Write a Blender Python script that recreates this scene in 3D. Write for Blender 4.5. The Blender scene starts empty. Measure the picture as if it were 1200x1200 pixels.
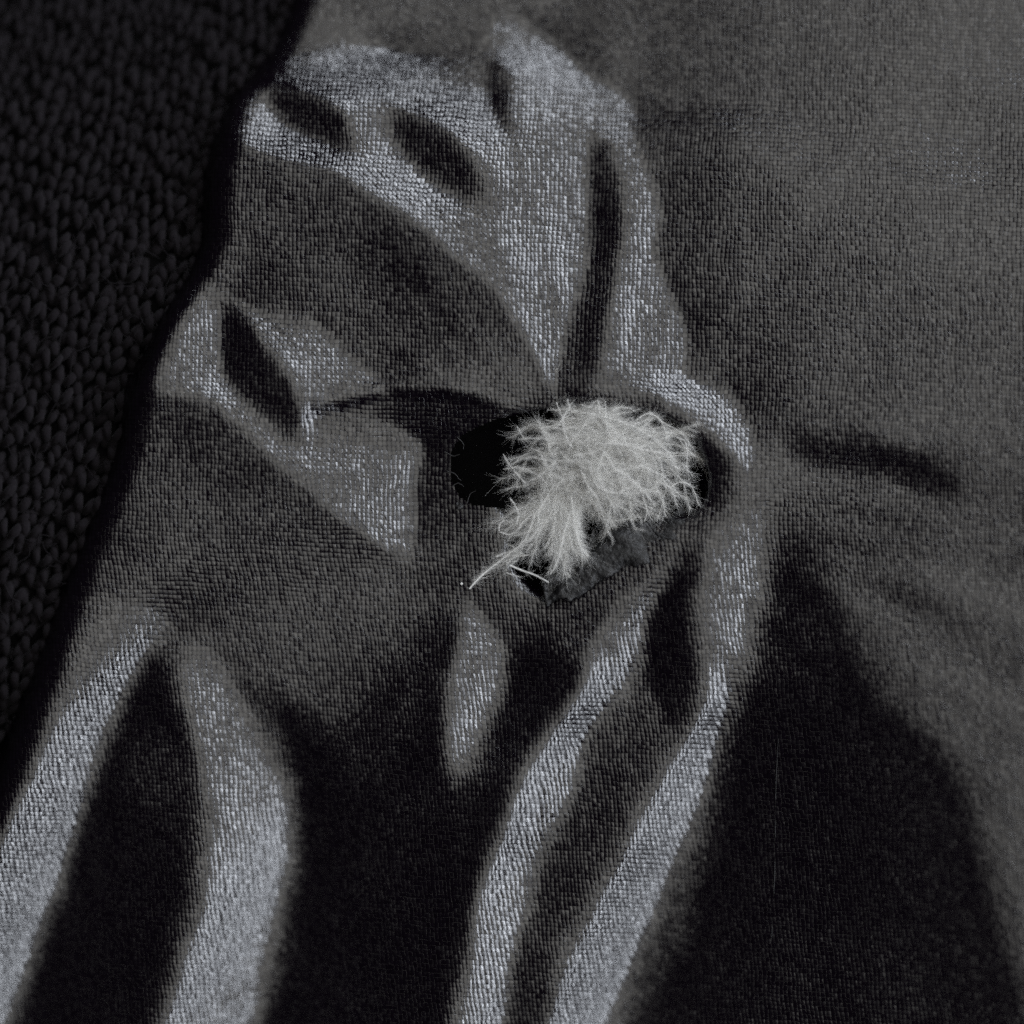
import bpy, bmesh, math, random
import numpy as np
from mathutils import Vector, Matrix

# ---- camera, lamps, exposure -------------------------------------------------
scene = bpy.context.scene
COL = scene.collection
MM = 0.001
cam_data = bpy.data.cameras.new("camera")
cam = bpy.data.objects.new("camera", cam_data); COL.objects.link(cam)
cam.location = (0, 0, 0.4)
cam_data.sensor_width = 36.0
cam_data.lens = 360.0
cam_data.clip_start = 0.01; cam_data.clip_end = 5.0
cam_data.dof.use_dof = True
cam_data.dof.focus_distance = 0.4003
cam_data.dof.aperture_fstop = 9.5
scene.camera = cam

world = bpy.data.worlds.new("World"); scene.world = world
world.use_nodes = True
world.node_tree.nodes["Background"].inputs[0].default_value = (0.82, 0.62, 1.0, 1)
world.node_tree.nodes["Background"].inputs[1].default_value = 0.02

LAMP_AZ = math.radians(21.0)      # the added key strip stands to the upper right of the jacket
LAMP_ZEN = math.radians(58.0)
def area_lamp(name, az, zen, dist, size, size_y, power, color):
    l = bpy.data.lights.new(name, 'AREA'); l.shape = 'RECTANGLE'; l.size = size; l.size_y = size_y
    l.energy = power; l.color = color
    o = bpy.data.objects.new(name, l); COL.objects.link(o)
    v = Vector((math.cos(az)*math.sin(zen), math.sin(az)*math.sin(zen), math.cos(zen)))
    z = v.normalized(); y = Vector((-math.sin(az), math.cos(az), 0)); x = y.cross(z)
    o.matrix_world = Matrix(((x.x, y.x, z.x, v.x*dist), (x.y, y.y, z.y, v.y*dist), (x.z, y.z, z.z, v.z*dist), (0, 0, 0, 1)))
    return o
# added lights: long key strip shaped for the highlights, soft overhead fill for mid greys
area_lamp("key_strip", LAMP_AZ, LAMP_ZEN, 0.6, 0.12, 2.6, 13.5, (0.87, 0.92, 1.0))
area_lamp("soft_fill", LAMP_AZ, math.radians(15.5), 0.9, 0.70, 1.8, 5.4, (1.0, 0.99, 0.94))

scene.view_settings.view_transform = 'Standard'
scene.view_settings.look = 'None'
scene.view_settings.exposure = 0.0
scene.view_settings.gamma = 1.0
scene.render.engine = 'CYCLES'
scene.cycles.use_denoising = False
scene.cycles.sample_clamp_indirect = 4.0
scene.cycles.max_bounces = 8

# ---- materials ---------------------------------------------------------------
class NT:
    def __init__(self, name):
        self.m = bpy.data.materials.new(name); self.m.use_nodes = True
        self.t = self.m.node_tree; self.b = self.t.nodes["Principled BSDF"]
    def n(self, kind, **kw):
        x = self.t.nodes.new(kind)
        for k, v in kw.items(): setattr(x, k, v)
        return x
    def put(self, sock, v):
        if isinstance(v, bpy.types.NodeSocket): self.t.links.new(v, sock)
        else: sock.default_value = v
    def math(self, op, a, b=None, c=None):
        x = self.n('ShaderNodeMath', operation=op)
        self.put(x.inputs[0], a)
        if b is not None: self.put(x.inputs[1], b)
        if c is not None: self.put(x.inputs[2], c)
        return x.outputs[0]
    def noise(self, vec, scale, detail=2.0, rough=0.5):
        x = self.n('ShaderNodeTexNoise'); self.put(x.inputs['Vector'], vec)
        x.inputs['Scale'].default_value = scale; x.inputs['Detail'].default_value = detail
        x.inputs['Roughness'].default_value = rough
        return x
    def mapr(self, v, a, b, c, d):
        x = self.n('ShaderNodeMapRange'); self.put(x.inputs[0], v)
        for i, q in enumerate((a, b, c, d)): x.inputs[i+1].default_value = q
        return x.outputs[0]

PITCH = 0.178      # millimetres from thread to thread
def woven_nylon():
    N = NT("woven_black_nylon")
    uv = N.n('ShaderNodeAttribute', attribute_name='cloth_mm').outputs['Vector']
    # threads wander a little
    wob = N.noise(uv, 0.55, 2.0)
    vm = N.n('ShaderNodeVectorMath', operation='MULTIPLY_ADD')
    N.put(vm.inputs[0], wob.outputs['Color']); vm.inputs[1].default_value = (0.28, 0.28, 0); N.put(vm.inputs[2], uv)
    wob2 = N.noise(uv, 3.0, 1.0)
    vm2 = N.n('ShaderNodeVectorMath', operation='MULTIPLY_ADD')
    N.put(vm2.inputs[0], wob2.outputs['Color']); vm2.inputs[1].default_value = (0.04, 0.04, 0); N.put(vm2.inputs[2], vm.outputs[0])
    s = N.n('ShaderNodeSeparateXYZ'); N.put(s.inputs[0], vm2.outputs[0])
    u = N.math('DIVIDE', s.outputs[0], PITCH*0.93); v = N.math('DIVIDE', s.outputs[1], PITCH)
    iu, iv = N.math('FLOOR', u), N.math('FLOOR', v)
    fu, fv = N.math('FRACT', u), N.math('FRACT', v)
    pu = N.math('SINE', N.math('MULTIPLY', fu, math.pi)); pv = N.math('SINE', N.math('MULTIPLY', fv, math.pi))
    pu = N.math('POWER', N.math('MAXIMUM', pu, 0.0001), 0.8); pv = N.math('POWER', N.math('MAXIMUM', pv, 0.0001), 0.8)
    parity_u = N.math('SUBTRACT', 1.0, N.math('MULTIPLY', N.math('FLOORED_MODULO', iu, 2.0), 2.0))
    parity_v = N.math('SUBTRACT', 1.0, N.math('MULTIPLY', N.math('FLOORED_MODULO', iv, 2.0), 2.0))
    su = N.math('MULTIPLY', parity_u, N.math('SINE', N.math('MULTIPLY', v, math.pi)))
    sv = N.math('MULTIPLY', parity_v, N.math('SINE', N.math('MULTIPLY', u, math.pi)))
    hu = N.math('ADD', pu, N.math('MULTIPLY', su, 0.85))
    hv = N.math('SUBTRACT', pv, N.math('MULTIPLY', sv, 0.85))
    h = N.math('MAXIMUM', hu, hv); hw = h
    cid = N.n('ShaderNodeCombineXYZ'); N.put(cid.inputs[0], iu); N.put(cid.inputs[1], iv)
    wn = N.n('ShaderNodeTexWhiteNoise', noise_dimensions='2D'); N.put(wn.inputs['Vector'], cid.outputs[0])
    wc = N.n('ShaderNodeSeparateColor'); N.put(wc.inputs[0], wn.outputs['Color'])
    # every crossing sits a little askew, so single threads catch the lamp
    tilt = N.math('ADD', N.math('MULTIPLY', N.math('SUBTRACT', wc.outputs[0], 0.5), fu),
                  N.math('MULTIPLY', N.math('SUBTRACT', wc.outputs[1], 0.5), fv))
    h = N.math('ADD', N.math('MULTIPLY', h, 0.70), N.math('MULTIPLY', tilt, 2.2))
    fib = N.noise(uv, 40.0, 1.0)
    h = N.math('ADD', h, N.math('MULTIPLY', fib.outputs['Fac'], 0.4))
    bump = N.n('ShaderNodeBump'); bump.inputs['Strength'].default_value = WEAVE_STRENGTH
    bump.inputs['Distance'].default_value = 0.03*MM
    N.put(bump.inputs['Height'], h)
    N.put(N.b.inputs['Normal'], bump.outputs[0])
    N.b.inputs['Base Color'].default_value = (0.0016, 0.0008, 0.0020, 1)
    N.put(N.b.inputs['Roughness'], N.mapr(wc.outputs[2], 0, 1, 0.10, 0.29))
    # shade in the gaps between yarns is put into the specular level; some yarns are glossier than others
    gap_shade = N.mapr(hw, 0.5, 1.5, 0.62, 1.0)
    wn2 = N.n('ShaderNodeTexWhiteNoise', noise_dimensions='2D')
    off = N.n('ShaderNodeVectorMath', operation='ADD'); N.put(off.inputs[0], cid.outputs[0]); off.inputs[1].default_value = (17.3, 5.1, 0)
    N.put(wn2.inputs['Vector'], off.outputs[0])
    gloss = N.mapr(N.math('POWER', wn2.outputs['Value'], 1.6), 0, 1, 0.8, 1.2)
    N.put(N.b.inputs['Specular IOR Level'], N.math('MULTIPLY', gap_shade, gloss))
    return N.m
WEAVE_STRENGTH = 0.40
# ---- fold relief -----------------------------------------------------------
PX = 1.0/30.0            # millimetres per photograph pixel
LO, HI, NG = -170.0, 1370.0, 720
GS = (HI-LO)/NG
gx = LO + (np.arange(NG)+0.5)*GS
GX, GY = np.meshgrid(gx, gx)          # photograph-plane coordinates of the cloth (x right, y down)
KX, KY = np.meshgrid(np.fft.fftfreq(NG, GS)*2*np.pi, np.fft.fftfreq(NG, GS)*2*np.pi)
K2 = KX**2+KY**2

def gblur(a, sig):
    if sig <= 0: return a
    return np.real(np.fft.ifft2(np.fft.fft2(a)*np.exp(-0.5*K2*sig*sig)))

def smooth_poly(pts, n=2):
    p = np.array(pts, float)
    for _ in range(n):                 # Chaikin corner cutting
        q = np.roll(p, -1, 0)
        p = np.stack([0.75*p+0.25*q, 0.25*p+0.75*q], 1).reshape(-1, 2)
    return p

def mask(pts, sig, n=2):
    p = smooth_poly(pts, n)
    x0, y0 = p.min(0); x1, y1 = p.max(0)
    ix = np.where((gx > x0-GS) & (gx < x1+GS))[0]; iy = np.where((gx > y0-GS) & (gx < y1+GS))[0]
    m = np.zeros((NG, NG))
    if len(ix) and len(iy):
        X = GX[iy[0]:iy[-1]+1, ix[0]:ix[-1]+1]; Y = GY[iy[0]:iy[-1]+1, ix[0]:ix[-1]+1]
        ins = np.zeros(X.shape, bool)
        for (ax, ay), (bx, by) in zip(p, np.roll(p, -1, 0)):
            if ay == by: continue
            c = ((ay > Y) != (by > Y)) & (X < (bx-ax)*(Y-ay)/(by-ay)+ax)
            ins ^= c
        m[iy[0]:iy[-1]+1, ix[0]:ix[-1]+1] = ins
    return gblur(m, sig)

def scatter(samples, power=2.5):
    # soft interpolation of a few brightness notes (x, y, value)
    num = np.zeros((NG, NG)); den = np.zeros((NG, NG))
    for x, y, v in samples:
        w = 1.0/((GX-x)**2+(GY-y)**2+900)**(power/2)
        num += w*v; den += w
    return num/den

# light and shade of each stretch of cloth, put into the relief's shape (0..255 scale), fold by fold
BASE = [(1160,30,84),(1000,60,82),(900,150,86),(1100,220,84),(800,60,64),(800,200,64),(820,300,57),(1000,300,75),
        (1170,300,72),(830,400,46),(950,400,52),(1100,450,60),(1190,470,60),(900,480,42),(960,590,78),(1100,600,58),
        (980,640,64),(1060,700,46),(1180,720,45),(1120,800,45),(1190,900,52),(1190,1000,48),(680,20,60),(500,10,56),
        (430,10,54),(400,300,50),(300,280,54),(200,560,48),(300,650,58),(380,720,58),(160,620,46),(450,800,30),
        (560,960,16),(350,900,20),(700,900,30),(900,700,36),(1000,1000,13),(900,1100,13),(620,720,38),(720,720,42),
        (560,600,34),(100,1100,18),(430,1050,16),(1300,200,78),(1300,1100,40),(600,1330,20),(600,-120,55),(200,-100,55),
        (-100,1300,50)]
FOLDS = [
 # pts, value, softness
 ([(298,98),(345,92),(383,52),(430,36),(475,58),(510,72),(560,50),(600,12),(645,48),(692,86),(742,112),(748,180),(768,235),(772,300),(802,372),(800,425),(770,462),(700,456),(660,462),(640,455),(626,405),(592,360),(560,320),(500,265),(440,226),(390,202),(340,176),(282,166),(272,135)],110,3.5),
 ([(270,150),(300,150),(390,186),(470,235),(540,290),(600,355),(630,410),(600,375),(500,275),(390,206),(290,172)],128,5),
 ([(735,240),(766,240),(772,300),(800,375),(795,420),(740,440),(715,430),(728,330)],120,5),
 ([(330,98),(385,60),(440,46),(470,72),(455,120),(420,132)],126,8),
 ([(468,55),(560,45),(585,60),(575,120),(545,130),(500,110)],80,14),
 ([(305,108),(350,103),(388,118),(408,160),(402,188),(370,172),(330,148)],20,8),
 ([(455,135),(492,125),(522,152),(562,188),(574,232),(550,242),(508,224),(468,188)],26,10),
 ([(566,66),(600,56),(602,120),(590,168),(576,130)],50,5),
 ([(690,182),(718,150),(724,190),(738,232),(730,300),(715,400),(700,440),(662,475),(644,462),(664,380),(690,280),(696,230)],42,4),
 ([(708,215),(722,235),(714,330),(700,420),(672,450),(682,380),(700,300)],28,4),
 # wide smooth fold between the two bright valleys
 ([(266,170),(330,180),(390,206),(440,232),(500,272),(560,326),(596,368),(632,440),(640,462),(600,474),(530,464),(455,452),(400,422),(340,392),(290,352),(250,325),(250,250)],61,3),
 ([(330,210),(420,245),(520,320),(600,400),(610,430),(540,390),(450,320),(360,260)],47,12),
 # second bright valley
 ([(222,345),(260,332),(300,368),(350,384),(400,418),(442,432),(456,452),(400,466),(352,484),(430,486),(498,516),(502,560),(486,672),(440,644),(400,612),(360,572),(312,530),(262,486),(215,462),(168,460),(188,410)],104,3.5),
 ([(248,355),(284,356),(296,400),(330,430),(350,468),(358,508),(338,520),(308,482),(280,462),(252,430),(246,390)],26,5),
 ([(185,440),(215,370),(240,352),(246,400),(250,450),(215,458)],134,6),
 ([(352,482),(400,464),(456,450),(560,460),(606,478),(606,505),(540,524),(505,530),(480,504),(430,486)],16,2.5),
 ([(350,486),(430,484),(498,520),(440,520),(370,524)],62,8),
 ([(488,530),(530,520),(545,600),(545,690),(500,720),(484,690),(494,600)],38,5),
 # left lower fold
 ([(152,468),(215,462),(262,482),(312,532),(360,580),(402,630),(442,662),(490,692),(502,722),(472,762),(432,822),(400,852),(340,832),(280,792),(230,752),(190,742),(140,705),(110,680),(125,620),(150,560)],54,4),
 ([(300,600),(400,660),(450,720),(420,790),(360,790),(300,720)],60,16),
 ([(170,470),(240,480),(270,520),(200,520)],40,10),
 # stripes running down from the hole
 ([(128,705),(180,702),(212,738),(172,782),(142,832),(112,900),(96,960),(62,1050),(32,1120),(8,1200),(-20,1380),(-120,1380),(-40,1080),(8,962),(48,880),(68,800),(94,740)],95,9),
 ([(192,756),(208,790),(216,850),(236,900),(246,980),(236,1040),(216,1100),(180,1220),(130,1380),(-30,1380),(25,1190),(52,1100),(92,1000),(112,920),(142,850),(166,790)],11,7),
 ([(150,870),(210,860),(230,930),(170,950),(130,930)],24,14),
 ([(203,758),(260,770),(312,840),(337,900),(348,970),(347,1030),(332,1100),(308,1210),(270,1380),(130,1380),(182,1210),(205,1120),(235,1040),(248,980),(238,900),(214,830)],97,9),
 ([(262,772),(340,842),(400,862),(440,832),(482,772),(522,722),(538,742),(527,800),(522,890),(540,930),(562,980),(546,1100),(520,1210),(490,1380),(270,1380),(310,1210),(347,1050),(348,960),(322,860)],9,12),
 ([(400,860),(440,832),(482,772),(520,730),(522,780),(500,850),(440,920),(400,920)],19,14),
 ([(536,692),(604,738),(594,800),(572,862),(546,906),(528,892),(525,830),(532,760)],98,6),
 ([(535,688),(620,700),(700,700),(775,660),(765,715),(700,742),(620,768),(575,738)],38,5),
 ([(612,768),(660,762),(692,782),(662,832),(632,872),(602,922),(580,972),(552,1100),(530,1120),(545,960),(568,880),(594,820)],9,8),
 ([(690,745),(740,694),(780,655),(806,645),(776,700),(760,750),(744,805),(702,832),(692,870),(672,930),(642,1010),(612,1090),(590,1210),(560,1380),(490,1380),(525,1210),(545,1120),(570,1030),(592,950),(622,890),(652,850),(682,800)],93,6),
 ([(692,845),(740,812),(800,832),(832,852),(762,892),(742,950),(702,1012),(662,1082),(645,1210),(610,1380),(560,1380),(592,1210),(617,1090),(652,1010),(682,920)],24,6),
 ([(800,655),(832,615),(812,680),(806,740),(832,790),(828,845),(790,854),(764,792),(758,740),(776,700)],10,5),
 ([(828,612),(882,588),(912,620),(922,660),(908,700),(892,760),(872,810),(852,870),(834,920),(832,980),(802,1060),(752,1130),(728,1210),(690,1380),(600,1380),(640,1205),(662,1110),(712,1020),(742,960),(772,892),(832,850),(832,785),(810,730),(815,670)],97,9),
 ([(830,640),(870,600),(912,640),(905,700),(850,720),(820,700)],92,14),
 ([(800,1020),(840,980),(830,1100),(780,1220),(720,1220),(750,1130)],34,16),
 ([(788,415),(806,450),(862,458),(884,520),(872,565),(850,530),(820,500),(758,462)],108,6),
 ([(808,515),(850,520),(862,560),(842,602),(812,592)],18,5),
 # right side
 ([(905,503),(1000,503),(1062,522),(1135,560),(1100,582),(1010,558),(930,546)],13,7),
 ([(1000,405),(1040,350),(1080,318),(1110,325),(1060,365),(1020,420)],50,12),
 ([(1090,352),(1240,330),(1240,355),(1150,372)],52,14),
 ([(1030,612),(1130,618),(1240,650),(1240,690),(1120,670),(1050,650)],42,10),
 ([(1130,770),(1240,790),(1240,830),(1160,810)],34,9),
 ([(922,640),(962,682),(1002,762),(1042,822),(1100,852),(1140,902),(1160,980),(1180,1080),(1210,1140),(1240,1380),(690,1380),(745,1210),(800,1090),(832,1000),(842,920),(872,830),(897,760),(912,690)],7,20),
 ([(920,640),(960,682),(1005,770),(1010,815),(900,812),(895,760),(912,690)],12,20),
]
def target_tone():
    b = gblur(scatter(BASE), 34)
    for pts, v, s in FOLDS:
        m = mask(pts, s)
        b = b*(1-m)+v*m
    # nothing in thin cloth is quite regular: let the fold lines wander and the folds vary along their length
    g = np.random.default_rng(11)
    def nz(sig):
        a = gblur(g.standard_normal((NG, NG)), sig); return a/a.std()
    ox = nz(24)*3.6+nz(8)*1.3; oy = nz(24)*3.6+nz(8)*1.3
    fx = np.clip((GX+ox-LO)/GS-.5, 0, NG-1.001); fy = np.clip((GY+oy-LO)/GS-.5, 0, NG-1.001)
    i, j = fy.astype(int), fx.astype(int); fy, fx = fy-i, fx-j
    b = (b[i, j]*(1-fx)+b[i, j+1]*fx)*(1-fy)+(b[i+1, j]*(1-fx)+b[i+1, j+1]*fx)*fy
    # fine creases radiating from the tear
    th = np.arctan2(GY-575, GX-705); rr = np.hypot(GX-705, GY-575)
    w = np.zeros((NG, NG))
    for k in (11, 17, 23, 31, 41, 53):
        w += np.sin(k*th+g.uniform(0, 6.3)+1.6*np.sin(rr/g.uniform(90, 190)+g.uniform(0, 6.3))+nz(60)*0.8)*(17/k)**0.4
    w *= np.clip((rr-110)/120, 0, 1)*np.exp(-np.clip(rr-320, 0, None)/260)
    calm = 1-0.75*np.clip((GX-760)/160, 0, 1)*np.clip((420-GY)/120, 0, 1)
    b = b*(1+(0.07*nz(40)+0.02*nz(12))*calm+(0.055+0.11*np.clip((GX-860)/80, 0, 1))*w*calm)
    lim = np.clip((GX-885)/30, 0, 1)*np.clip((GY-330)/60, 0, 1)
    return b*(1-lim)+np.minimum(b, 66)*lim
# brightness of the cloth for a tilt p towards the lamp and q across it (measured on tilted swatches)
TP = np.linspace(-.45, .54, 10); TQ = np.linspace(-.6, .6, 9)
TR = np.outer([.56,.69,.87,.98,1.0,.99,.89,.70,.60], [8,13,22,44,66,79,83,99,120,131])
_pf = np.linspace(-.45, .54, 100)
_TF = np.array([np.interp(_pf, TP, r) for r in TR])
def bright(p, q):
    fq = np.clip((q+.6)/.15, 0, 7.999); i = fq.astype(int); fq = fq-i
    fp = np.clip((p+.45)/.01, 0, 98.999); j = fp.astype(int); fp = fp-j
    return ((_TF[i, j]*(1-fp)+_TF[i, j+1]*fp)*(1-fq)+(_TF[i+1, j]*(1-fp)+_TF[i+1, j+1]*fp)*fq)
def tilt_for(b, q):
    lo = np.full(b.shape, -.42); hi = np.full(b.shape, .48)
    for _ in range(9):
        mid = (lo+hi)/2; up = bright(mid, q) < b
        lo = np.where(up, mid, lo); hi = np.where(up, hi, mid)
    return (lo+hi)/2
def base_tilt():
    # the sleeve rolls away from the camera towards the top of the picture
    t = np.clip((520-GY)/400, 0, 1)
    t = t*t*(3-2*t)
    edge = np.clip((HI-GY)/120, 0, 1)*np.clip((GY-LO)/60, 0, 1)
    return 0.17*t*edge*math.cos(LAMP_AZ)
def solve_relief(lam_q=0.10, lam_s=5.0, lam_h=2e-6, iters=7):
    B = target_tone()
    dx, dy = math.cos(LAMP_AZ), -math.sin(LAMP_AZ); ex, ey = -math.sin(LAMP_AZ), -math.cos(LAMP_AZ)
    dk = dx*KX+dy*KY; ek = ex*KX+ey*KY
    qb = base_tilt()
    den = dk**2+lam_q*ek**2+lam_s*K2**2+lam_h; den[0, 0] = 1
    q = qb.copy()
    win = np.clip((GX-LO)/110, 0, 1)*np.clip((HI-GX)/110, 0, 1)*np.clip((GY-LO)/110, 0, 1)*np.clip((HI-GY)/110, 0, 1)
    for it in range(iters):
        p = tilt_for(B, np.clip(q, -.6, .6))
        pm, qm = (p*win).sum()/win.sum(), qb.mean()
        pp = (p-pm)*win; qq = qb-qm
        hh = 1j*(dk*np.fft.fft2(pp)+lam_q*ek*np.fft.fft2(qq))/den
        hh[0, 0] = 0
        q = 0.5*q+0.5*(np.real(np.fft.ifft2(-1j*ek*hh))+qm)
    h = np.real(np.fft.ifft2(hh))
    h -= pm*(dx*(GX-600)+dy*(GY-600))+qm*(ex*(GX-600)+ey*(GY-600))
    ph = np.real(np.fft.ifft2(-1j*dk*hh))+pm; qh = np.real(np.fft.ifft2(-1j*ek*hh))+qm
    return h, B, bright(ph, qh), ph, qh
# ---- helpers ------------------------------------------------------------------
def link(name, mesh, mat, parent=None):
    o = bpy.data.objects.new(name, mesh); COL.objects.link(o)
    if mat: mesh.materials.append(mat)
    if parent: o.parent = parent
    return o
def thing(name, label, cat, loc=(0, 0, 0), group=None):
    o = bpy.data.objects.new(name, None); COL.objects.link(o); o.location = loc
    o.empty_display_size = 0.002
    o['label'] = label; o['category'] = cat
    if group: o['group'] = group
    return o
def tag(o, label, cat, group=None):
    o['label'] = label; o['category'] = cat
    if group: o['group'] = group
def np_mesh(name, verts, faces, smooth=True):
    verts = np.asarray(verts, np.float32); faces = np.asarray(faces, np.int32)
    k = faces.shape[1]
    me = bpy.data.meshes.new(name)
    me.vertices.add(len(verts)); me.vertices.foreach_set('co', verts.ravel())
    me.loops.add(faces.size); me.loops.foreach_set('vertex_index', faces.ravel())
    me.polygons.add(len(faces)); me.polygons.foreach_set('loop_start', np.arange(len(faces), dtype=np.int32)*k)
    me.polygons.foreach_set('loop_total', np.full(len(faces), k, np.int32))
    me.update(calc_edges=True); me.validate()
    if smooth: me.polygons.foreach_set('use_smooth', np.ones(len(me.polygons), bool))
    return me
def wx(px): return (px-600.0)*PX*MM
def wy(py): return (600.0-py)*PX*MM
class Tubes:
    # gathers thin tapering tubes; points in photograph-plane pixels with height in pixels
    def __init__(s): s.v, s.f, s.n = [], [], 0
    def add(s, pts, rad, sides=4):
        P = np.asarray(pts, float); n = len(P)
        R = np.broadcast_to(np.asarray(rad, float), (n,))
        T = np.gradient(P, axis=0); T /= np.linalg.norm(T, axis=1, keepdims=True)+1e-9
        A = np.cross(T, np.array([0.31, 0.2, 0.93])); A /= np.linalg.norm(A, axis=1, keepdims=True)+1e-9
        Bn = np.cross(T, A)
        a = np.arange(sides)*2*np.pi/sides
        ring = P[:, None, :]+R[:, None, None]*(np.cos(a)[None, :, None]*A[:, None, :]+np.sin(a)[None, :, None]*Bn[:, None, :])
        s.v.append(ring.reshape(-1, 3))
        i = np.arange(n-1)[:, None]*sides; j = np.arange(sides)[None, :]; j2 = (j+1) % sides
        s.f.append(np.stack([i+j, i+j2, i+sides+j2, i+sides+j], -1).reshape(-1, 4)+s.n)
        s.n += n*sides
    def mesh(s, name, origin=(0, 0, 0)):
        V = np.concatenate(s.v); F = np.concatenate(s.f)
        W = np.stack([(V[:, 0]-600)*PX*MM, (600-V[:, 1])*PX*MM, V[:, 2]*PX*MM], 1)-np.array(origin)
        return np_mesh(name, W, F)
def spline(pts, n):
    P = np.asarray(pts, float); m = len(P)
    Q = np.vstack([2*P[0]-P[1], P, 2*P[-1]-P[-2]])
    t = np.linspace(0, m-1-1e-6, n); i = t.astype(int); f = (t-i)[:, None]
    a, b, c, d = Q[i], Q[i+1], Q[i+2], Q[i+3]
    return 0.5*((2*b)+(-a+c)*f+(2*a-5*b+4*c-d)*f**2+(-a+3*b-3*c+d)*f**3)
rng = np.random.default_rng(8)

# ---- jacket shell --------------------------------------------------------------
H, _B, _R, _p, _q = solve_relief()
H = H - H[np.abs(gx-620).argmin(), np.abs(gx-700).argmin()]
EDGE = np.array([(-200,410),(-60,365),(0,352),(40,338),(85,306),(115,283),(160,268),(200,256),(280,252),(320,234),(370,204),(420,184),
                 (460,164),(520,153),(560,139),(620,114),(670,94),(740,69),(810,44),(880,19),(940,-1),(1010,-28),(1400,-170)], float)
def x_edge(y): return np.interp(y, EDGE[:, 0], EDGE[:, 1])
left = (gblur(np.tile(x_edge(gx)[:, None], (1, NG)), 5)-GX)*0.92       # pixels beyond the edge of the shell
t = np.clip(left+22, 0, None)
RR = 36.0
H_flat = H.copy()
H = H-np.where(t < RR*0.97, RR-np.sqrt(np.maximum(RR*RR-np.minimum(t, RR*0.97)**2, 0)), RR*0.757+3.0*(t-RR*0.97))
# the tear
HOLE = [(527,538),(538,514),(560,500),(590,490),(650,482),(740,486),(806,503),(824,550),(822,598),(764,606),(716,606),(694,640),(664,668),
        (640,688),(632,704),(620,684),(606,670),(594,648),(600,616),(588,594),(562,592),(542,585),(531,566)]
hm = mask(HOLE, 0, 1)
rough = gblur(rng.standard_normal((NG, NG)), 4.0); rough /= rough.std()
soft = gblur(hm, 3.0)+rough*0.06
dip = gblur(hm, 9.0)
lipside = np.clip((GX-575)/60, 0, 1)
inside = (soft > 0.5) & (dip+rough*0.05 > 0.80*lipside)
H = H-70*lipside*np.clip(dip-0.12-0.05*rough*(dip > 0.1), 0, 1)**1.5-gblur(hm, 20)*12*lipside     # the cloth rolls over the lips and down into the tear
# a lip of cloth overlaps the valley left of the tear
_c = spline([(330,496),(355,486),(400,467),(455,453),(520,456),(570,464),(630,490)], 80)
yc = np.interp(GX, _c[:, 0], _c[:, 1])+gblur(rng.standard_normal((NG, NG)), 9)*20; dy = GY-yc
fade = np.clip((GX-345)/60, 0, 1)*np.clip((618-GX)/70, 0, 1)
st = np.clip(dy/16, 0, 1)
H = H+4.2*fade*np.where(dy < 0, np.exp(np.minimum(dy, 0)/34), 1-st*st*(3-2*st))
# fine crumples in the thin cloth
cr = gblur(rng.standard_normal((NG, NG)), 11); cr /= cr.std()
cr2 = gblur(rng.standard_normal((NG, NG)), 30); cr2 /= cr2.std()
H = H+cr*0.06+cr2*0.35
def h_at(px, py, A=None):
    A = H if A is None else A
    i = int(np.clip((py-LO)/GS-.5, 0, NG-1)); j = int(np.clip((px-LO)/GS-.5, 0, NG-1))
    return float(A[i, j])

keep_v = (left < 58)
idx = np.arange(NG*NG).reshape(NG, NG)
q4 = np.stack([idx[:-1, :-1], idx[1:, :-1], idx[1:, 1:], idx[:-1, 1:]], -1)
kv = keep_v & ~inside
kf = kv[:-1, :-1] & kv[1:, :-1] & kv[1:, 1:] & kv[:-1, 1:]
F = q4[kf]
V = np.stack([wx(GX).ravel(), wy(GY).ravel(), (H*PX*MM).ravel()], 1)
# turned-under raw edge so that the cloth has a thickness
ed = np.concatenate([F[:, [0, 1]], F[:, [1, 2]], F[:, [2, 3]], F[:, [3, 0]]])
key = np.sort(ed, 1); code = key[:, 0].astype(np.int64)*NG*NG+key[:, 1]
u, first, cnt = np.unique(code, return_index=True, return_counts=True)
be = ed[first[cnt == 1]]
be = be[(left.ravel()[be[:, 0]] > 20) | (GX.ravel()[be[:, 0]] > 640)]
bv = np.unique(be); low = {int(v): len(V)+k for k, v in enumerate(bv)}
V = np.concatenate([V, V[bv]-np.array([0, 0, 0.00012])])
rim = np.array([[b, a, low[int(a)], low[int(b)]] for a, b in be])
F = np.concatenate([F, rim])
used = np.unique(F); remap = np.full(len(V), -1); remap[used] = np.arange(len(used))
me = np_mesh("outer_fabric", V[used], remap[F])
xm = V[used, 0]*1000; ym = V[used, 1]*1000
below = np.clip(-(ym+1), 0, None)
cu = xm-0.10*below+0.15*V[used, 2]*1000; cv = ym+0.05*xm
at = me.attributes.new('cloth_mm', 'FLOAT_VECTOR', 'POINT')
at.data.foreach_set('vector', np.stack([cu, cv, np.zeros_like(cu)], 1).astype(np.float32).ravel())
jacket = thing('down_jacket', 'shiny black woven jacket shell gathered in folds around a torn hole', 'jacket')
MAT_SHELL = woven_nylon()
link('outer_fabric', me, MAT_SHELL, jacket)

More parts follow.
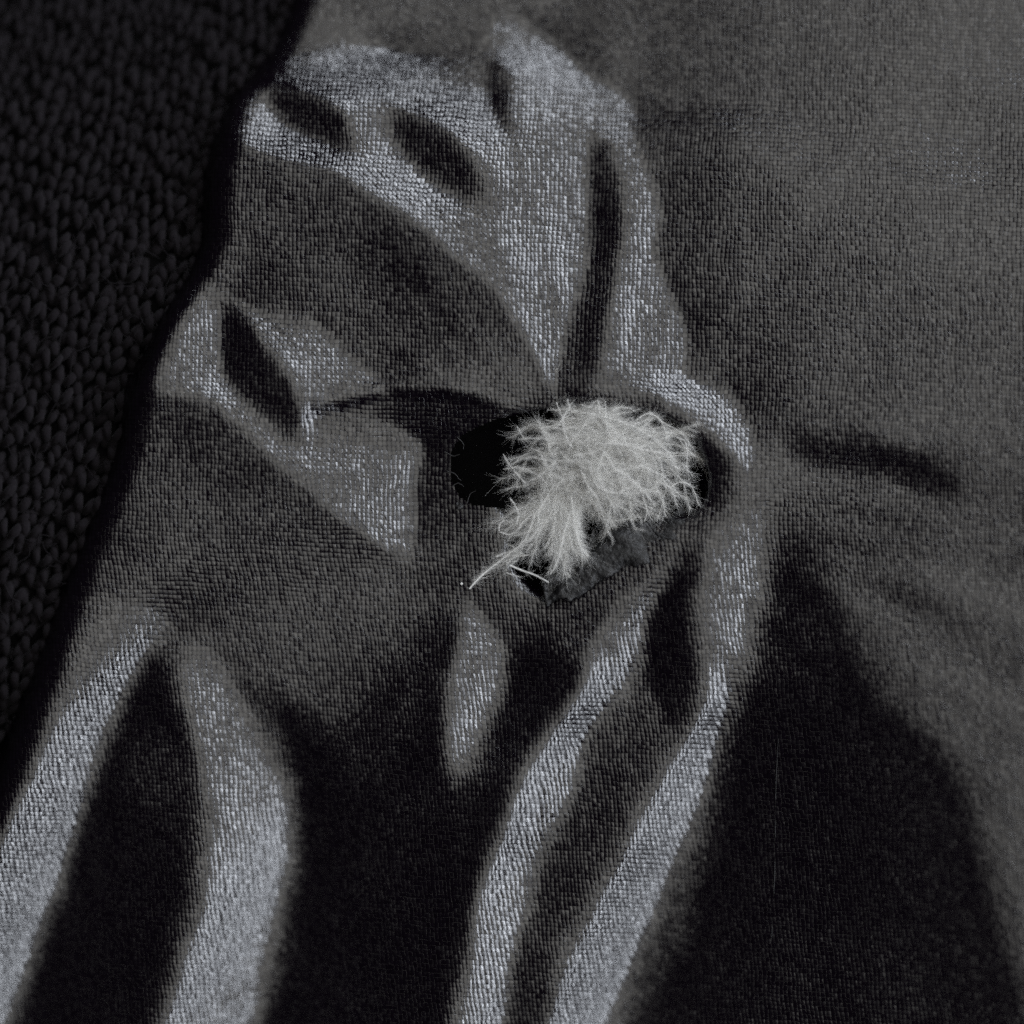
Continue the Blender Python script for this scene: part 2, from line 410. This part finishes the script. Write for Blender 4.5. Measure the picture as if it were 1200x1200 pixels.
def plain(name, col, rough, spec=0.5, bump=None, sheen=0.0):
    N = NT(name)
    tc = N.n('ShaderNodeTexCoord').outputs['Object']
    nz = N.noise(tc, 2500.0 if bump is None else bump[0], 4.0, 0.6)
    mix = N.n('ShaderNodeMix', data_type='RGBA'); N.put(mix.inputs['Factor'], nz.outputs['Fac'])
    mix.inputs['A'].default_value = tuple(c*0.7 for c in col)+(1,); mix.inputs['B'].default_value = tuple(min(1, c*1.3) for c in col)+(1,)
    N.put(N.b.inputs['Base Color'], mix.outputs['Result'])
    N.b.inputs['Roughness'].default_value = rough; N.b.inputs['Specular IOR Level'].default_value = spec
    if sheen: N.b.inputs['Sheen Weight'].default_value = sheen
    if bump:
        b = N.n('ShaderNodeBump'); b.inputs['Strength'].default_value = bump[1]; b.inputs['Distance'].default_value = bump[2]*MM
        N.put(b.inputs['Height'], nz.outputs['Fac']); N.put(N.b.inputs['Normal'], b.outputs[0])
    return N.m
MAT_BACKING = plain("black_backing", (0.002, 0.0018, 0.0022), 0.9, 0.1)
MAT_FLAP = plain("crinkled_film", (0.007, 0.007, 0.0075), 0.45, 0.4, (4200.0, 1.0, 0.10))
MAT_THREAD = plain("nylon_thread", (0.006, 0.006, 0.0065), 0.35, 0.35)

# black sheet added behind the tear, the hole's shade put into its colour
n = 40
lx = np.linspace(470, 880, n); LX, LY = np.meshgrid(lx, np.linspace(440, 750, n))
LZ = -110+6*np.sin(LX/37)+5*np.cos(LY/29+LX/60)
ii = np.arange(n*n).reshape(n, n)
lf = np.stack([ii[:-1, :-1], ii[1:, :-1], ii[1:, 1:], ii[:-1, 1:]], -1).reshape(-1, 4)
link('dark_hole_sheet', np_mesh('dark_hole_sheet', np.stack([wx(LX).ravel(), wy(LY).ravel(), (LZ*PX*MM).ravel()], 1), lf), MAT_BACKING, jacket)['label'] = 'black sheet behind the torn hole, the shade inside put into its colour'

# torn flap lying along the lower lip
n = 90
top_line = spline([(636,684),(662,664),(692,636),(704,618),(716,600),(748,598),(786,603),(826,612)], n)
bot_line = spline([(640,712),(664,702),(698,686),(722,672),(748,662),(782,652),(808,640),(832,626)], n)
jag = np.convolve(rng.standard_normal(n+6), np.ones(7)/7, 'valid'); top_line[:, 1] += jag*11+rng.standard_normal(n)*1.1; bot_line[:, 1] += jag[::-1]*5
bot_line[:, 1] += rng.standard_normal(n)*0.8
m = 28
fv = np.linspace(0, 1, m)[:, None, None]
G = top_line[None]*(1-fv)+bot_line[None]*fv
cz = gblur(rng.standard_normal((NG, NG)), 6); cz /= cz.std()
cz2 = gblur(rng.standard_normal((NG, NG)), 13); cz2 /= cz2.std()
FZ = np.zeros((m, n))
for a in range(m):
    for b in range(n):
        x, y = G[a, b]; s = a/(m-1)
        FZ[a, b] = max(h_at(x, y), -16)+4-0.10*(x-740)+4*(1-s)**1.5+(1.5*h_at(y*1.7-300, x*0.9, cz)+1.4*h_at(x, y, cz2))*(1.1-0.6*s)-6.5*max(0, s-0.8)/0.2*(0.5+0.5*math.sin(b*0.31+1.0))
ii = np.arange(m*n).reshape(m, n)
ff = np.stack([ii[:-1, :-1], ii[1:, :-1], ii[1:, 1:], ii[:-1, 1:]], -1).reshape(-1, 4)
fme = np_mesh('torn_flap', np.stack([wx(G[..., 0]).ravel(), wy(G[..., 1]).ravel(), (FZ*PX*MM).ravel()], 1), ff)
fat = fme.attributes.new('cloth_mm', 'FLOAT_VECTOR', 'POINT')
fat.data.foreach_set('vector', np.stack([(G[..., 0]*0.9+G[..., 1]*0.35)*PX, (G[..., 1]*0.9-G[..., 0]*0.35)*PX, np.zeros((m, n))], -1).astype(np.float32).ravel())
fl = link('torn_flap', fme, MAT_FLAP, jacket)
fl['label'] = 'crinkled torn flap of black cloth along the lower lip of the hole'
sm = fl.modifiers.new('thickness', 'SOLIDIFY'); sm.thickness = 0.0001

# frayed yarn ends on the rim and one snagged yarn
FRAY = [[(521,530),(530,534),(538,532)],[(523,552),(534,556),(541,563)],[(530,570),(538,566),(545,570)],[(548,590),(552,580),(560,576)],[(536,512),(543,518),(545,526)],
        [(640,690),(634,700),(628,712)],[(716,604),(708,612),(703,622)],[(676,652),(690,660),(702,658)],[(724,668),(736,660),(748,655)],[(660,694),(670,685),(682,682)],
        [(605,478),(618,484),(624,494)]]
for pts in FRAY:
    T = Tubes(); c = spline([(x, y, max(h_at(x, y), -10)+6) for x, y in pts], 14)
    c[:, :2] += np.cumsum(rng.standard_normal((14, 2)), 0)*0.25
    T.add(c, np.linspace(0.8, 0.35, 14), 6)
    link('fray_thread', T.mesh('fray_thread'), MAT_THREAD, jacket)
T = Tubes(); ys = np.linspace(864, 1138, 60)
c = np.stack([912-(ys-864)*0.028+np.sin(ys/31)*0.7, ys, [h_at(912-(y-864)*0.028, y) for y in ys]], 1)
c[:, 2] = np.convolve(np.pad(c[:, 2], 4, 'edge'), np.ones(9)/9, 'valid')+0.25*np.sin(ys/9.0)+0.35*np.sin(ys/23.0+1)+0.05
T.add(c, 0.45*np.sin((ys-860)/284*math.pi)**0.5+0.1, 6)
link('snagged_thread', T.mesh('snagged_thread'), MAT_THREAD, jacket)['label'] = 'thin snagged thread running down the darkest fold'

# ---- knitted rib beside the shell ------------------------------------------------
knit = thing('knit_ribbing', 'dull black knitted ribbing along the left beside the shiny shell', 'knit fabric')
MAT_KNIT = plain("black_wool", (0.0100, 0.0088, 0.0102), 0.95, 0.0, (6000.0, 0.8, 0.06), 0.03)
e0, e1 = np.array([375.0, -60.0]), np.array([-60.0, 1080.0])
ax = (e1-e0)/np.linalg.norm(e1-e0); nx = np.array([-ax[1], ax[0]])
if nx[0] > 0: nx = -nx
Ltot = np.linalg.norm(e1-e0)
ez = np.array([(y, np.mean([h_at(x_edge(y)+d, y, H_flat) for d in (25, 40, 60)])) for y in range(-150, 1350, 50)])
ezs = np.convolve(np.pad(ez[:, 1], 3, 'edge'), np.ones(7)/7, 'valid')
def knit_z(P):
    off = max(0.0, (x_edge(P[1])-P[0])*0.9)
    return float(np.interp(P[1], ez[:, 0], ezs))-38-0.05*off
WP, SP = 23.0, 16.0
for k in range(-1, 22):
    T = Tubes()
    for s in np.arange(-80, Ltot+80, SP):
        c0 = e0+ax*(s+(k % 2)*4)+nx*(k*WP+6)
        if c0[0] < -90 or c0[1] > 1290 or c0[1] < -110: continue
        jit = rng.standard_normal(3)*np.array([3.6, 3.6, 3.4])
        for side in (-1, 1):
            a = c0+ax*(-SP*0.62)+nx*(side*WP*0.40); b = c0+ax*(SP*0.62)+nx*(side*WP*0.10)
            mid = (a+b)/2+nx*side*1.6
            z0 = knit_z(c0)+jit[2]*1.2
            pts = spline([(a[0]+jit[0], a[1]+jit[1], z0-5), (mid[0]+jit[0], mid[1]+jit[1], z0+4), (b[0]+jit[0], b[1]+jit[1], z0-4)], 6)
            T.add(pts, np.array([2.9, 4.7, 5.5, 5.5, 4.7, 2.7])*(1+0.12*rng.standard_normal()), 7)
        if rng.uniform() < 0.75:                      # stray wool fibres
            a = rng.uniform(0, 2*math.pi); l = rng.uniform(14, 34)
            q = c0+rng.standard_normal(2)*6; z0 = knit_z(c0)+rng.uniform(3, 9)
            w1 = rng.standard_normal(2)*5
            T.add(spline([(q[0], q[1], z0), (q[0]+l*0.5*math.cos(a)+w1[0], q[1]+l*0.5*math.sin(a)+w1[1], z0+rng.uniform(0, 5)), (q[0]+l*math.cos(a), q[1]+l*math.sin(a), z0-2)], 7), 0.55, 4)
    if T.v: link('knit_wale', T.mesh('knit_wale'), MAT_KNIT, knit)
n = 30
S1, S2 = np.meshgrid(np.linspace(-100, Ltot+100, n), np.linspace(-90, 560, n))
P2 = e0[None, None]+ax*S1[..., None]+nx*S2[..., None]
Z2 = np.array([[knit_z(P2[a, b])-10 for b in range(n)] for a in range(n)])
ii = np.arange(n*n).reshape(n, n)
bf = np.stack([ii[:-1, :-1], ii[1:, :-1], ii[1:, 1:], ii[:-1, 1:]], -1).reshape(-1, 4)
link('knit_backing', np_mesh('knit_backing', np.stack([wx(P2[..., 0]).ravel(), wy(P2[..., 1]).ravel(), (Z2*PX*MM).ravel()], 1), bf), MAT_BACKING, knit)

# ---- white down poking out of the tear -------------------------------------------
N = NT("white_down")
N.b.inputs['Base Color'].default_value = (0.93, 0.925, 0.90, 1); N.b.inputs['Roughness'].default_value = 0.55
N.b.inputs['Specular IOR Level'].default_value = 0.35
tr = N.n('ShaderNodeBsdfTranslucent'); tr.inputs['Color'].default_value = (0.93, 0.925, 0.90, 1)
mx = N.n('ShaderNodeMixShader'); mx.inputs[0].default_value = 0.4
N.t.links.new(N.b.outputs[0], mx.inputs[1]); N.t.links.new(tr.outputs[0], mx.inputs[2])
N.t.links.new(mx.outputs[0], N.t.nodes['Material Output'].inputs['Surface'])
MAT_DOWN = N.m
def barb(root, curve, r0, fuzz=2.2, blen=11.0, r_fuzz=0.062, name='barb'):
    # one barb with the fine barbules that stand off it
    n = len(curve); T = Tubes()
    T.add(curve, np.linspace(r0, r0*0.45, n), 5)
    d = np.gradient(curve, axis=0); L = np.linalg.norm(d, axis=1).sum()
    cnt = int(L*fuzz*1.05)
    for k in range(cnt):
        f = rng.uniform(0.03, 0.99)*(n-1); i = int(f); w = f-i
        p = curve[i]*(1-w)+curve[min(i+1, n-1)]*w
        tg = d[i]/(np.linalg.norm(d[i])+1e-9)
        sd = np.cross(tg, rng.standard_normal(3)*np.array([0.6, 0.6, 1.0])); sd /= np.linalg.norm(sd)+1e-9
        dr = tg*rng.uniform(1.0, 2.8)+sd; dr /= np.linalg.norm(dr)
        l = blen*rng.uniform(0.4, 1.35)
        bend = rng.standard_normal(3)*l*0.24
        T.add(np.array([p, p+dr*l*0.35+bend*0.35, p+dr*l*0.7+bend*0.8, p+dr*l+bend*1.5]), np.array([1.0, 0.95, 0.8, 0.5])*r_fuzz, 3)
    return link(name, T.mesh(name, root.location), MAT_DOWN, root)
def in_poly(p, poly):
    x, y = p; c = False
    for (ax_, ay), (bx, by) in zip(poly, poly[1:]+poly[:1]):
        if (ay > y) != (by > y) and x < (bx-ax_)*(y-ay)/(by-ay)+ax_: c = not c
    return c
def wander(poly, cen, zf, length, start=None, ang=None):
    xs = [p[0] for p in poly]; ys = [p[1] for p in poly]
    while start is None:
        s = (rng.uniform(min(xs), max(xs)), rng.uniform(min(ys), max(ys)))
        if in_poly(s, poly): start = s
    a = rng.uniform(0, 2*math.pi) if ang is None else ang
    curl = rng.normal(0, 0.012); p = np.array(start, float); pts = []
    u = rng.uniform(0, 1); du = rng.normal(0, 0.05)
    step = 7.0
    for k in range(max(4, int(length/step))):
        pts.append((p[0], p[1], zf(p, u)))
        if not in_poly(p, poly):
            t = math.atan2(cen[1]-p[1], cen[0]-p[0]); da = (t-a+math.pi) % (2*math.pi)-math.pi
            a += 0.45*np.sign(da)*min(1, abs(da))
        a += curl*step*0.5+rng.normal(0, 0.05)
        u = min(1, max(0, u+du)); p = p+step*np.array([math.cos(a), math.sin(a)])
    return spline(pts, max(8, len(pts)))
UP = [(596,545),(602,522),(610,503),(640,492),(667,480),(700,484),(740,494),(772,510),(792,532),(802,560),(812,582),(795,590),(768,586),(722,580),(706,598),(690,600),(672,605),(650,590),(630,578),(606,560)]
LOWP = [(600,592),(640,578),(684,590),(690,618),(672,652),(652,674),(622,674),(592,664),(584,652),(592,634),(590,615)]
def dome(cx, cy, rx, ry, z0, z1):
    def f(p, u):
        r = min(1.0, ((p[0]-cx)/rx)**2+((p[1]-cy)/ry)**2)
        return z0+(z1-z0)*(1-r)*(0.25+0.75*u)+rng.normal(0, 0.8)
    return f
def Z3(x, y): return 540+x/4.0, 440+y/4.0
def traced(pts, zf, n=18, u=1.0):
    P = [Z3(*p) for p in pts]
    return spline([(x, y, zf((x, y), u)+4) for x, y in P], n)

cluster = thing('down_cluster', 'fluffy white down clump bulging out of the torn hole', 'down', (wx(700), wy(540), 0))
zu = dome(705, 535, 125, 75, 0, 27)
MAIN = [[(200,370),(230,420),(280,480),(310,500),(380,460),(420,430),(450,390)],[(230,420),(290,390),(340,385),(430,400)],
        [(430,250),(460,230),(490,180),(510,150),(500,110),(530,70),(580,55),(620,70),(650,130)],
        [(530,165),(600,180),(700,200),(790,230),(850,260),(920,310),(970,360),(1000,410),(1015,450)],
        [(820,210),(870,180),(910,190),(940,220),(960,270),(965,300)],
        [(980,530),(1000,510),(1040,500),(1080,520),(1100,560),(1115,610)],[(940,480),(980,530),(1000,570),(1010,605)],
        [(720,440),(780,470),(830,520),(870,560),(905,605)],[(640,510),(700,545),(790,555),(860,545)],[(620,322),(700,318),(780,325),(850,340)],
        [(270,300),(350,295),(440,300)],[(265,240),(280,270),(300,300)],[(640,480),(700,590),(695,650),(680,700)],
        [(1010,290),(1050,310),(1060,360),(1060,430),(1085,470)],[(200,440),(260,430),(330,450),(400,500)],[(600,420),(640,520),(730,550),(830,500)],
        [(560,440),(600,520),(640,580),(660,640)],[(840,420),(900,450),(960,480),(1000,520)],[(430,430),(400,500),(385,560),(380,610)],
        [(880,330),(930,400),(940,470),(890,540)],[(650,180),(640,120),(600,150)]]
for pts in MAIN:
    barb(cluster, traced(pts, zu), 0.40, fuzz=1.8, blen=12)
def tuft(root, start, target, count, l0, l1, spread, curl, zf, r=0.20, fuzz=3.1, blen=12, jitter=20.0):
    # barbs fanning out of one point of the fluff
    for k in range(count):
        p = np.array(start, float)+rng.standard_normal(2)*jitter
        a = math.atan2(target[1]-start[1], target[0]-start[0])+rng.normal(0, spread)
        c = (curl+rng.normal(0, 0.006)); L = rng.uniform(l0, l1); u = rng.uniform(0, 1); du = rng.normal(0, 0.03); pts = []
        wv, wf, ph = rng.uniform(0, 0.22), rng.uniform(0.5, 1.1), rng.uniform(0, 6.3)
        for d in range(max(5, int(L/7))):
            pts.append((p[0], p[1], zf(p, min(1, max(0, u+du*d)))))
            a += c*7+wv*math.sin(d*wf+ph)+rng.normal(0, 0.07); p = p+7*np.array([math.cos(a), math.sin(a)])
        barb(root, spline(pts, len(pts)), r*rng.uniform(0.7, 1.5), fuzz=fuzz*rng.uniform(0.6, 1.2), blen=blen)
tuft(cluster, (672,552), (612,545), 14, 40, 60, 0.35, 0.0, zu)
tuft(cluster, (655,505), (800,540), 27, 80, 138, 0.22, 0.004, zu)
tuft(cluster, (680,540), (800,552), 28, 76, 122, 0.28, 0.002, zu)
tuft(cluster, (725,505), (620,508), 20, 60, 98, 0.28, -0.002, zu)
tuft(cluster, (690,545), (700,600), 14, 30, 52, 0.55, 0.0, zu)
tuft(cluster, (738,530), (812,572), 22, 50, 80, 0.45, 0.003, zu)
tuft(cluster, (700,525), (740,520), 30, 40, 90, 1.6, 0.0, zu, jitter=26)
tuft(cluster, (650,540), (640,590), 9, 40, 60, 0.6, 0.0, zu)
tuft(cluster, (700,535), (760,535), 34, 30, 70, 2.2, 0.004, lambda p, u: zu(p, 0.5+0.5*u)+1, r=0.14, fuzz=4.0, blen=11, jitter=32)
tuft(cluster, (705,520), (760,530), 8, 60, 110, 1.2, 0.004, lambda p, u: zu(p, 1.0)+2, r=0.34, fuzz=0.8, jitter=24)

plume = thing('down_plume', 'thin grey-white down feather hanging from the hole with its quill pointing lower left', 'feather', (wx(640), wy(630), 0))
zl = dome(640, 625, 70, 70, 3, 15)
quill = traced([(40,1000),(80,955),(130,910),(220,840),(300,770),(345,660),(380,610)], zl, 26)
barb(plume, quill, 0.8, fuzz=3.0, blen=13, name='quill')
for pts in [[(270,720),(290,690),(330,655),(370,640)],[(365,690),(365,650),(380,610),(430,520),(460,450)],[(520,490),(520,580),(530,680),(555,790),(570,820)],
            [(470,800),(490,720),(510,650)],[(180,730),(182,700),(205,680),(240,690)],[(185,735),(230,745),(270,720)],[(230,575),(255,610),(270,650),(262,700)],
            [(165,850),(210,830),(260,820)],[(215,925),(245,935),(270,945)],[(420,930),(450,880),(470,800),(480,740)]]:
    barb(plume, traced(pts, zl), 0.55, fuzz=1.5, blen=8)
barb(plume, traced([(230,890),(290,915),(340,932),(380,952),(412,970)], zl, 14), 1.0, fuzz=1.0, blen=6)
tuft(plume, (668,560), (608,668), 30, 80, 126, 0.22, 0.0, zl, r=0.26, fuzz=2.4, blen=14, jitter=7)
tuft(plume, (675,575), (645,682), 17, 78, 116, 0.16, 0.0, zl, r=0.26, fuzz=2.2, blen=14, jitter=7)
tuft(plume, (640,600), (585,635), 9, 30, 55, 0.4, -0.01, zl, r=0.26, fuzz=2.0, blen=10, jitter=6)
tuft(plume, (612,650), (565,672), 7, 25, 45, 0.4, 0.0, zl, r=0.26, fuzz=2.0, blen=9, jitter=5)

wisp = thing('down_wisp', 'small pale wisp of down at the right end of the clump against the weave', 'down', (wx(805), wy(512), 0))
zw = lambda p, u: max(h_at(p[0], p[1]), -4)+5
for pts in [[(960,300),(1000,262),(1060,242),(1112,228)],[(1000,262),(1045,268),(1090,290)],[(1005,275),(1050,250),(1100,262)],[(1020,262),(1060,290),(1070,330)]]:
    barb(wisp, traced(pts, zw), 0.4, fuzz=2.6, blen=7)
scrap = thing('down_scrap', 'tiny curled scrap of down clinging to the crinkled torn flap', 'down', (wx(742), wy(608), 0))
zs = lambda p, u: h_at(p[0], p[1])+26
for pts in [[(760,615),(775,650),(800,680),(815,715),(850,722)],[(770,640),(810,630),(835,660),(850,700)],[(690,730),(705,760),(712,790)]]:
    barb(scrap, traced(pts, zs), 0.4, fuzz=1.3, blen=5)

# lint
def speck(px, py, r, label):
    bm = bmesh.new(); bmesh.ops.create_icosphere(bm, subdivisions=2, radius=r*PX*MM)
    for v in bm.verts: v.co *= 1+0.35*math.sin(v.co.x*9e4+py)*math.cos(v.co.y*7e4+px); v.co.z *= 0.6
    me = bpy.data.meshes.new('lint_speck'); bm.to_mesh(me); bm.free()
    o = link('lint_speck', me, MAT_DOWN if r < 3 else MAT_FLAP); o.location = (wx(px), wy(py), (max(h_at(px, py), -20)+r*0.5)*PX*MM)
    tag(o, label, 'lint')
speck(541, 684, 1.6, 'tiny white lint speck just above the tip of the feather quill')
speck(538, 593, 4.2, 'grey crumb of lint on the left lip of the hole')
